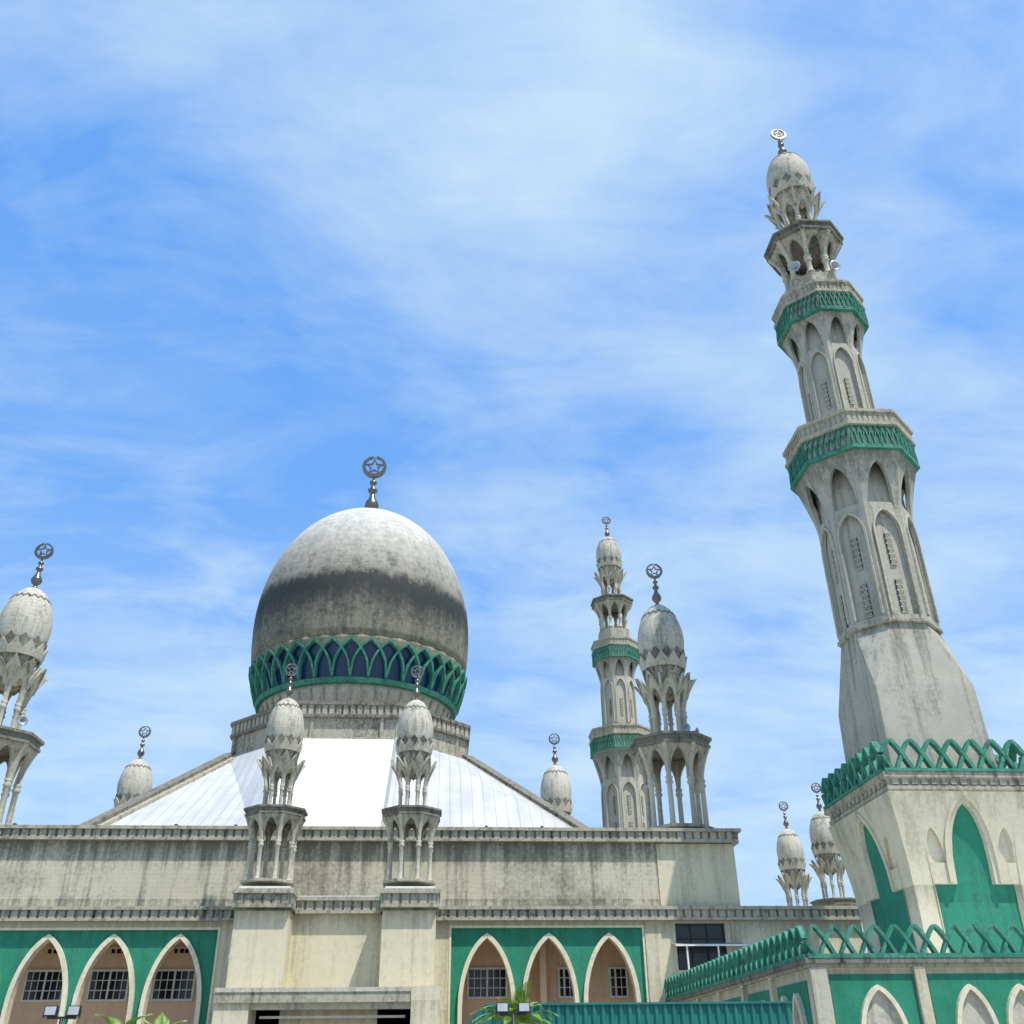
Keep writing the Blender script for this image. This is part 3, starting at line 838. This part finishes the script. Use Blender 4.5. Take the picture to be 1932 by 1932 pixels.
panel(mf,14.45,19.6,.9,3.97,[15.6,17.12,18.6],.6,3.62)
panel(mf,20.0,25,.9,3.97,[20.9,22.4,23.9],.6,3.62)
ms=lambda s,z,d:(WX0-d,s,z)
for y0 in (31.0,34.3,37.6,40.9,44.2):
    panel(ms,y0,y0+2.8,.9,3.85,[y0+.8,y0+2.0],.45,3.5)
for x in (14.2,19.8):
    b=M(); b.box(x-.16,x+.16,WY0-.14,WY0,0,4.15,CREAM); wpart("pilaster",b,wing)
b=M(); b.box(WX0-.08,WX0+.4,WY0-.14,WY0,0,4.148,CONCL); wpart("pilaster",b,wing)
for y0 in (33.95,37.25,40.55,43.85,47.2):
    b=M(); b.box(WX0-.14,WX0,y0,y0+.3,0,4.15,CREAM); wpart("pilaster",b,wing)

# ------------------------------------------------------------------ teal corrugated fence
shed=thing("corrugated_fence",(5,28,0),"teal corrugated metal hoarding in front of the arcade","fence")
b=M(); N=150; vs=[];fs=[]
for i in range(N+1):
    x=.65+8.75*i/N; w=.03*(1 if i%4 in (0,1) else -1)
    zt=min(3.10,2.45+(x-.65)*.95)
    vs+=[(x,28.0-w,0),(x,28.0-w,zt),(x,28.02-w,zt)]
for i in range(N):
    a=3*i; fs+=[(a,a+3,a+4,a+1),(a+1,a+4,a+5,a+2)]
b.add(vs,fs,TEAL)
wpart("corrugated_sheet",b,shed)
b=M(); b.box(1.34,9.42,27.94,28.07,3.09,3.14,TEAL)
wpart("top_rail",b,shed)
for x in (1.6,4.3,7,9.2):
    b=M(); b.box(x-.05,x+.05,28.08,28.16,0,3.0,BLACK); wpart("post",b,shed)
# ------------------------------------------------------------------ floodlight posts
def floodpost(x,y,h,label):
    t=thing("floodlight_post",(x,y,0),label,"floodlight","floodlight posts")
    b=M(); b.lathe([(.05,0),(.04,h)],10,BLACK,smooth=True); b.box(-.3,.3,-.03,.03,h-.02,h+.03,BLACK); part("pole",b,t)
    for sx in (-.24,.24):
        b=M(); b.box(-.13,.13,-.05,.05,-.1,.1,BLACK); b.box(-.11,.11,-.062,-.051,-.08,.08,LEDW)
        for i in range(5): b.box(-.11+.05*i,-.09+.05*i,.05,.09,-.08,.08,BLACK)
        b.box(-.15,-.13,-.02,.02,-.14,.03,BLACK);b.box(.13,.15,-.02,.02,-.14,.03,BLACK)
        o=part("floodlight_head",b,t,(sx,-.02,h+.13)); o.rotation_euler=(-.15,0,0)
floodpost(-7.9,24,2.70,"black post with two floodlights in front of the green arcade")
floodpost(1.78,24,2.70,"black post with two floodlights beside the teal hoarding")
# ------------------------------------------------------------------ loudspeakers
HB=M(); HB.lathe([(.04,-.35),(.07,-.33),(.08,-.18),(.10,-.1),(.16,.05),(.27,.16),(.36,.2),(.36,.22),(.26,.18),(.14,.06),(.03,-.05)],20,HORN,smooth=True,cap=False)
HB.box(-.03,.03,-.12,.12,-.42,-.34,BLACK)
HM=HB.mesh("loudspeaker")
def horn(loc,az,s=1.):
    o=bpy.data.objects.new("loudspeaker",HM); COL.objects.link(o); o.location=loc
    o.rotation_euler=(pi/2+.12,0,az); o.scale=(s,)*3
    o["label"]="grey horn loudspeaker fixed between the gallery columns"; o["category"]="loudspeaker"; o["group"]="horn loudspeakers on the towers"
for k,(dx,dy,az) in enumerate(((-1.5,-1.45,-.6),(.75,-1.65,.15))):
    horn((OB[0]+dx,OB[1]+dy,42.85),az,.95)
horn((-21.3,49.9,17.4),.7,.7)
horn((14.0,51.4,17.7),.9,.65); horn((13.3,50.7,17.7),.2,.65)
# ------------------------------------------------------------------ palms
def palm(x,y,h,label,n=15,L=1.25):
    t=thing("palm_plant",(x,y,0),label,"palm","palm plants in front of the mosque")
    b=M(); b.lathe([(.12,0),(.09,h*.4),(.08,h)],10,BARK,smooth=True); part("trunk",b,t)
    b=M()
    for k in range(n):
        a=2*pi*k/n+random.uniform(-.2,.2); el=random.uniform(.35,1.3); ln=L*random.uniform(.75,1.1)
        pts=[];p_=Vector((0,0,h));d=Vector((math.cos(a)*math.cos(el),math.sin(a)*math.cos(el),math.sin(el)))
        for i in range(13):
            pts.append((p_.copy(),d.copy())); p_=p_+d*ln/12; d=(d+Vector((0,0,-.115))).normalized()
        for i,(q,dd) in enumerate(pts):
            side=dd.cross(Vector((0,0,1))).normalized(); up=side.cross(dd)
            if i: 
                q0=pts[i-1][0]; b.add([q0-side*.01,q0+side*.01,q+side*.01,q-side*.01],[(0,1,2,3)],LEAF)
            if i<2: continue
            for r in (0,.5):
                qq=q+dd*ln/12*r
                for sg in (-1,1):
                    ll=.30*math.sin(pi*min(1,(i+r)/13.5+.12))*L/1.25+.05
                    tip=qq+(side*sg*.7+dd*.75+up*.22).normalized()*ll+Vector((0,0,-.04))
                    w=dd*.014
                    mid=qq.lerp(tip,.5)+up*.02
                    b.add([qq-w,mid-w*1.3,tip,mid+w*1.3,qq+w],[(0,1,2,3,4)],LEAF)
    part("crown",b,t)
palm(2.05,26,2.5,"small green palm with feathery fronds beside the floodlight post",30,1.15)
palm(-7.75,28,2.28,"small green palm with feathery fronds in front of the arcade",26,.9)
palm(-6.9,28.4,2.25,"small green palm with feathery fronds in front of the arcade",24,.85)

# ------------------------------------------------------------------ ground
b=M(); b.add([(-2500,-2500,0),(2500,-2500,0),(2500,2500,0),(-2500,2500,0)],[(0,1,2,3)],GROUNDM)
single("ground",b,None,None,"structure")

# ------------------------------------------------------------------ camera
f_=1830.;th=math.radians(30);a=math.radians(4.5);ro=math.radians(.7)
R0=Vector((math.cos(a),-math.sin(a),0))
U0=Vector((-math.sin(th)*math.sin(a),-math.sin(th)*math.cos(a),math.cos(th)))
Fw=Vector((math.cos(th)*math.sin(a),math.cos(th)*math.cos(a),math.sin(th)))
rt=R0*math.cos(ro)-U0*math.sin(ro); up=R0*math.sin(ro)+U0*math.cos(ro)
mat=Matrix.Identity(4)
for i in range(3): mat[i][0]=rt[i];mat[i][1]=up[i];mat[i][2]=-Fw[i]
mat[0][3],mat[1][3],mat[2][3]=0,0,1.6
cd=bpy.data.cameras.new("camera"); cam=bpy.data.objects.new("camera",cd); COL.objects.link(cam)
cam.matrix_world=mat; cd.sensor_width=36; cd.lens=36*f_/1932; cd.clip_end=5000; sc.camera=cam
# ------------------------------------------------------------------ light
sunv=Vector((.52,-.60,1.60)).normalized()
sd=bpy.data.lights.new("sun",'SUN'); sd.energy=5.0; sd.angle=math.radians(.5); sd.color=(1,.955,.88)
so=bpy.data.objects.new("sun",sd); COL.objects.link(so); so.rotation_euler=(-sunv).to_track_quat('-Z','Y').to_euler()
w=bpy.data.worlds.new("World"); sc.world=w; w.use_nodes=True
nt=w.node_tree; T=NT(nt); bg=nt.nodes["Background"]
sky=T.n("ShaderNodeTexSky",sky_type='NISHITA'); sky.sun_disc=False
sky.sun_elevation=math.asin(sunv.z); sky.sun_rotation=math.atan2(sunv.x,sunv.y)
sky.air_density=1.2; sky.dust_density=.5; sky.ozone_density=2.5
tc=T.n("ShaderNodeTexCoord").outputs['Generated']
sx=T.n("ShaderNodeSeparateXYZ"); T.l(tc,sx.inputs[0])
den=T.math('ADD',T.math('MAXIMUM',sx.outputs[2],0.),.18)
cb=T.n("ShaderNodeCombineXYZ"); T.l(T.math('DIVIDE',sx.outputs[0],den),cb.inputs[0]); T.l(T.math('DIVIDE',sx.outputs[1],den),cb.inputs[1])
mp=T.n("ShaderNodeMapping"); mp.inputs['Rotation'].default_value=(0,0,-.5); mp.inputs['Scale'].default_value=(1.,1.4,1); mp.inputs['Location'].default_value=(5.3,2.4,0); T.l(cb.outputs[0],mp.inputs[0])
mp2=T.n("ShaderNodeMapping"); mp2.inputs['Rotation'].default_value=(0,0,-.75); mp2.inputs['Scale'].default_value=(1.,2.2,1); mp2.inputs['Location'].default_value=(1.3,7.4,0); T.l(cb.outputs[0],mp2.inputs[0])
mp3=T.n("ShaderNodeMapping"); mp3.inputs['Rotation'].default_value=(0,0,.25); mp3.inputs['Scale'].default_value=(1.5,2.0,1); mp3.inputs['Location'].default_value=(9.1,3.7,0); T.l(cb.outputs[0],mp3.inputs[0])
n1=T.noise(mp.outputs[0],2.2,7,.58,dist=.3); n2=T.noise(mp2.outputs[0],3.2,9,.62,dist=.6); n3=T.noise(mp3.outputs[0],2.2,9,.60,dist=.7)
cl=T.math('ADD',T.math('MULTIPLY',n1,.6),T.math('MULTIPLY',n2,.4))
def blob(px,py,lo_,amt):
    dxp=px-966;dyp=966-py
    v=(rt*dxp+up*dyp+Fw*f_).normalized()
    vm=T.n("ShaderNodeVectorMath",operation='DOT_PRODUCT'); T.l(tc,vm.inputs[0]); vm.inputs[1].default_value=tuple(v)
    mr=T.n("ShaderNodeMapRange",interpolation_type='SMOOTHSTEP'); mr.inputs[1].default_value=lo_; mr.inputs[2].default_value=1.; mr.inputs[3].default_value=0.; mr.inputs[4].default_value=amt
    T.l(vm.outputs['Value'],mr.inputs[0]); return mr.outputs[0]
for args in ((700,-50,.90,.12),(1500,150,.93,.05),(1500,1150,.95,.04),(100,680,.94,-.11),(600,760,.95,-.06)):
    cl=T.math('ADD',cl,blob(*args))
mask=T.ramp(cl,[(.38,0.),(.52,.38),(.76,1.)])
low=T.math('MULTIPLY',T.ramp(n3,[(.44,0.),(.56,.45),(.70,1.)]),T.ramp(sx.outputs[2],[(.0,.9),(.42,.75),(.60,.15),(.75,0.)]))
hz=T.ramp(sx.outputs[2],[(.0,.75),(.28,.38),(.50,.12),(.68,.07),(1.,.07)])
inv=T.math('MULTIPLY',T.math('SUBTRACT',1.,T.math('MULTIPLY',mask,.92)),T.math('SUBTRACT',1.,hz))
inv=T.math('MULTIPLY',inv,T.math('SUBTRACT',1.,T.math('MULTIPLY',low,.85)))
m2=T.math('SUBTRACT',1.,inv)
base=T.mix(.72,T.mix(1.,sky.outputs[0],(1.2,1.8,2.4),'MULTIPLY'),(1.1,3.8,9.8))
col=T.mix(m2,base,(6.3,8.2,9.7))
T.l(col,bg.inputs[0]); bg.inputs[1].default_value=.1
sc.view_settings.view_transform='Standard'; sc.view_settings.look='None'; sc.view_settings.exposure=0
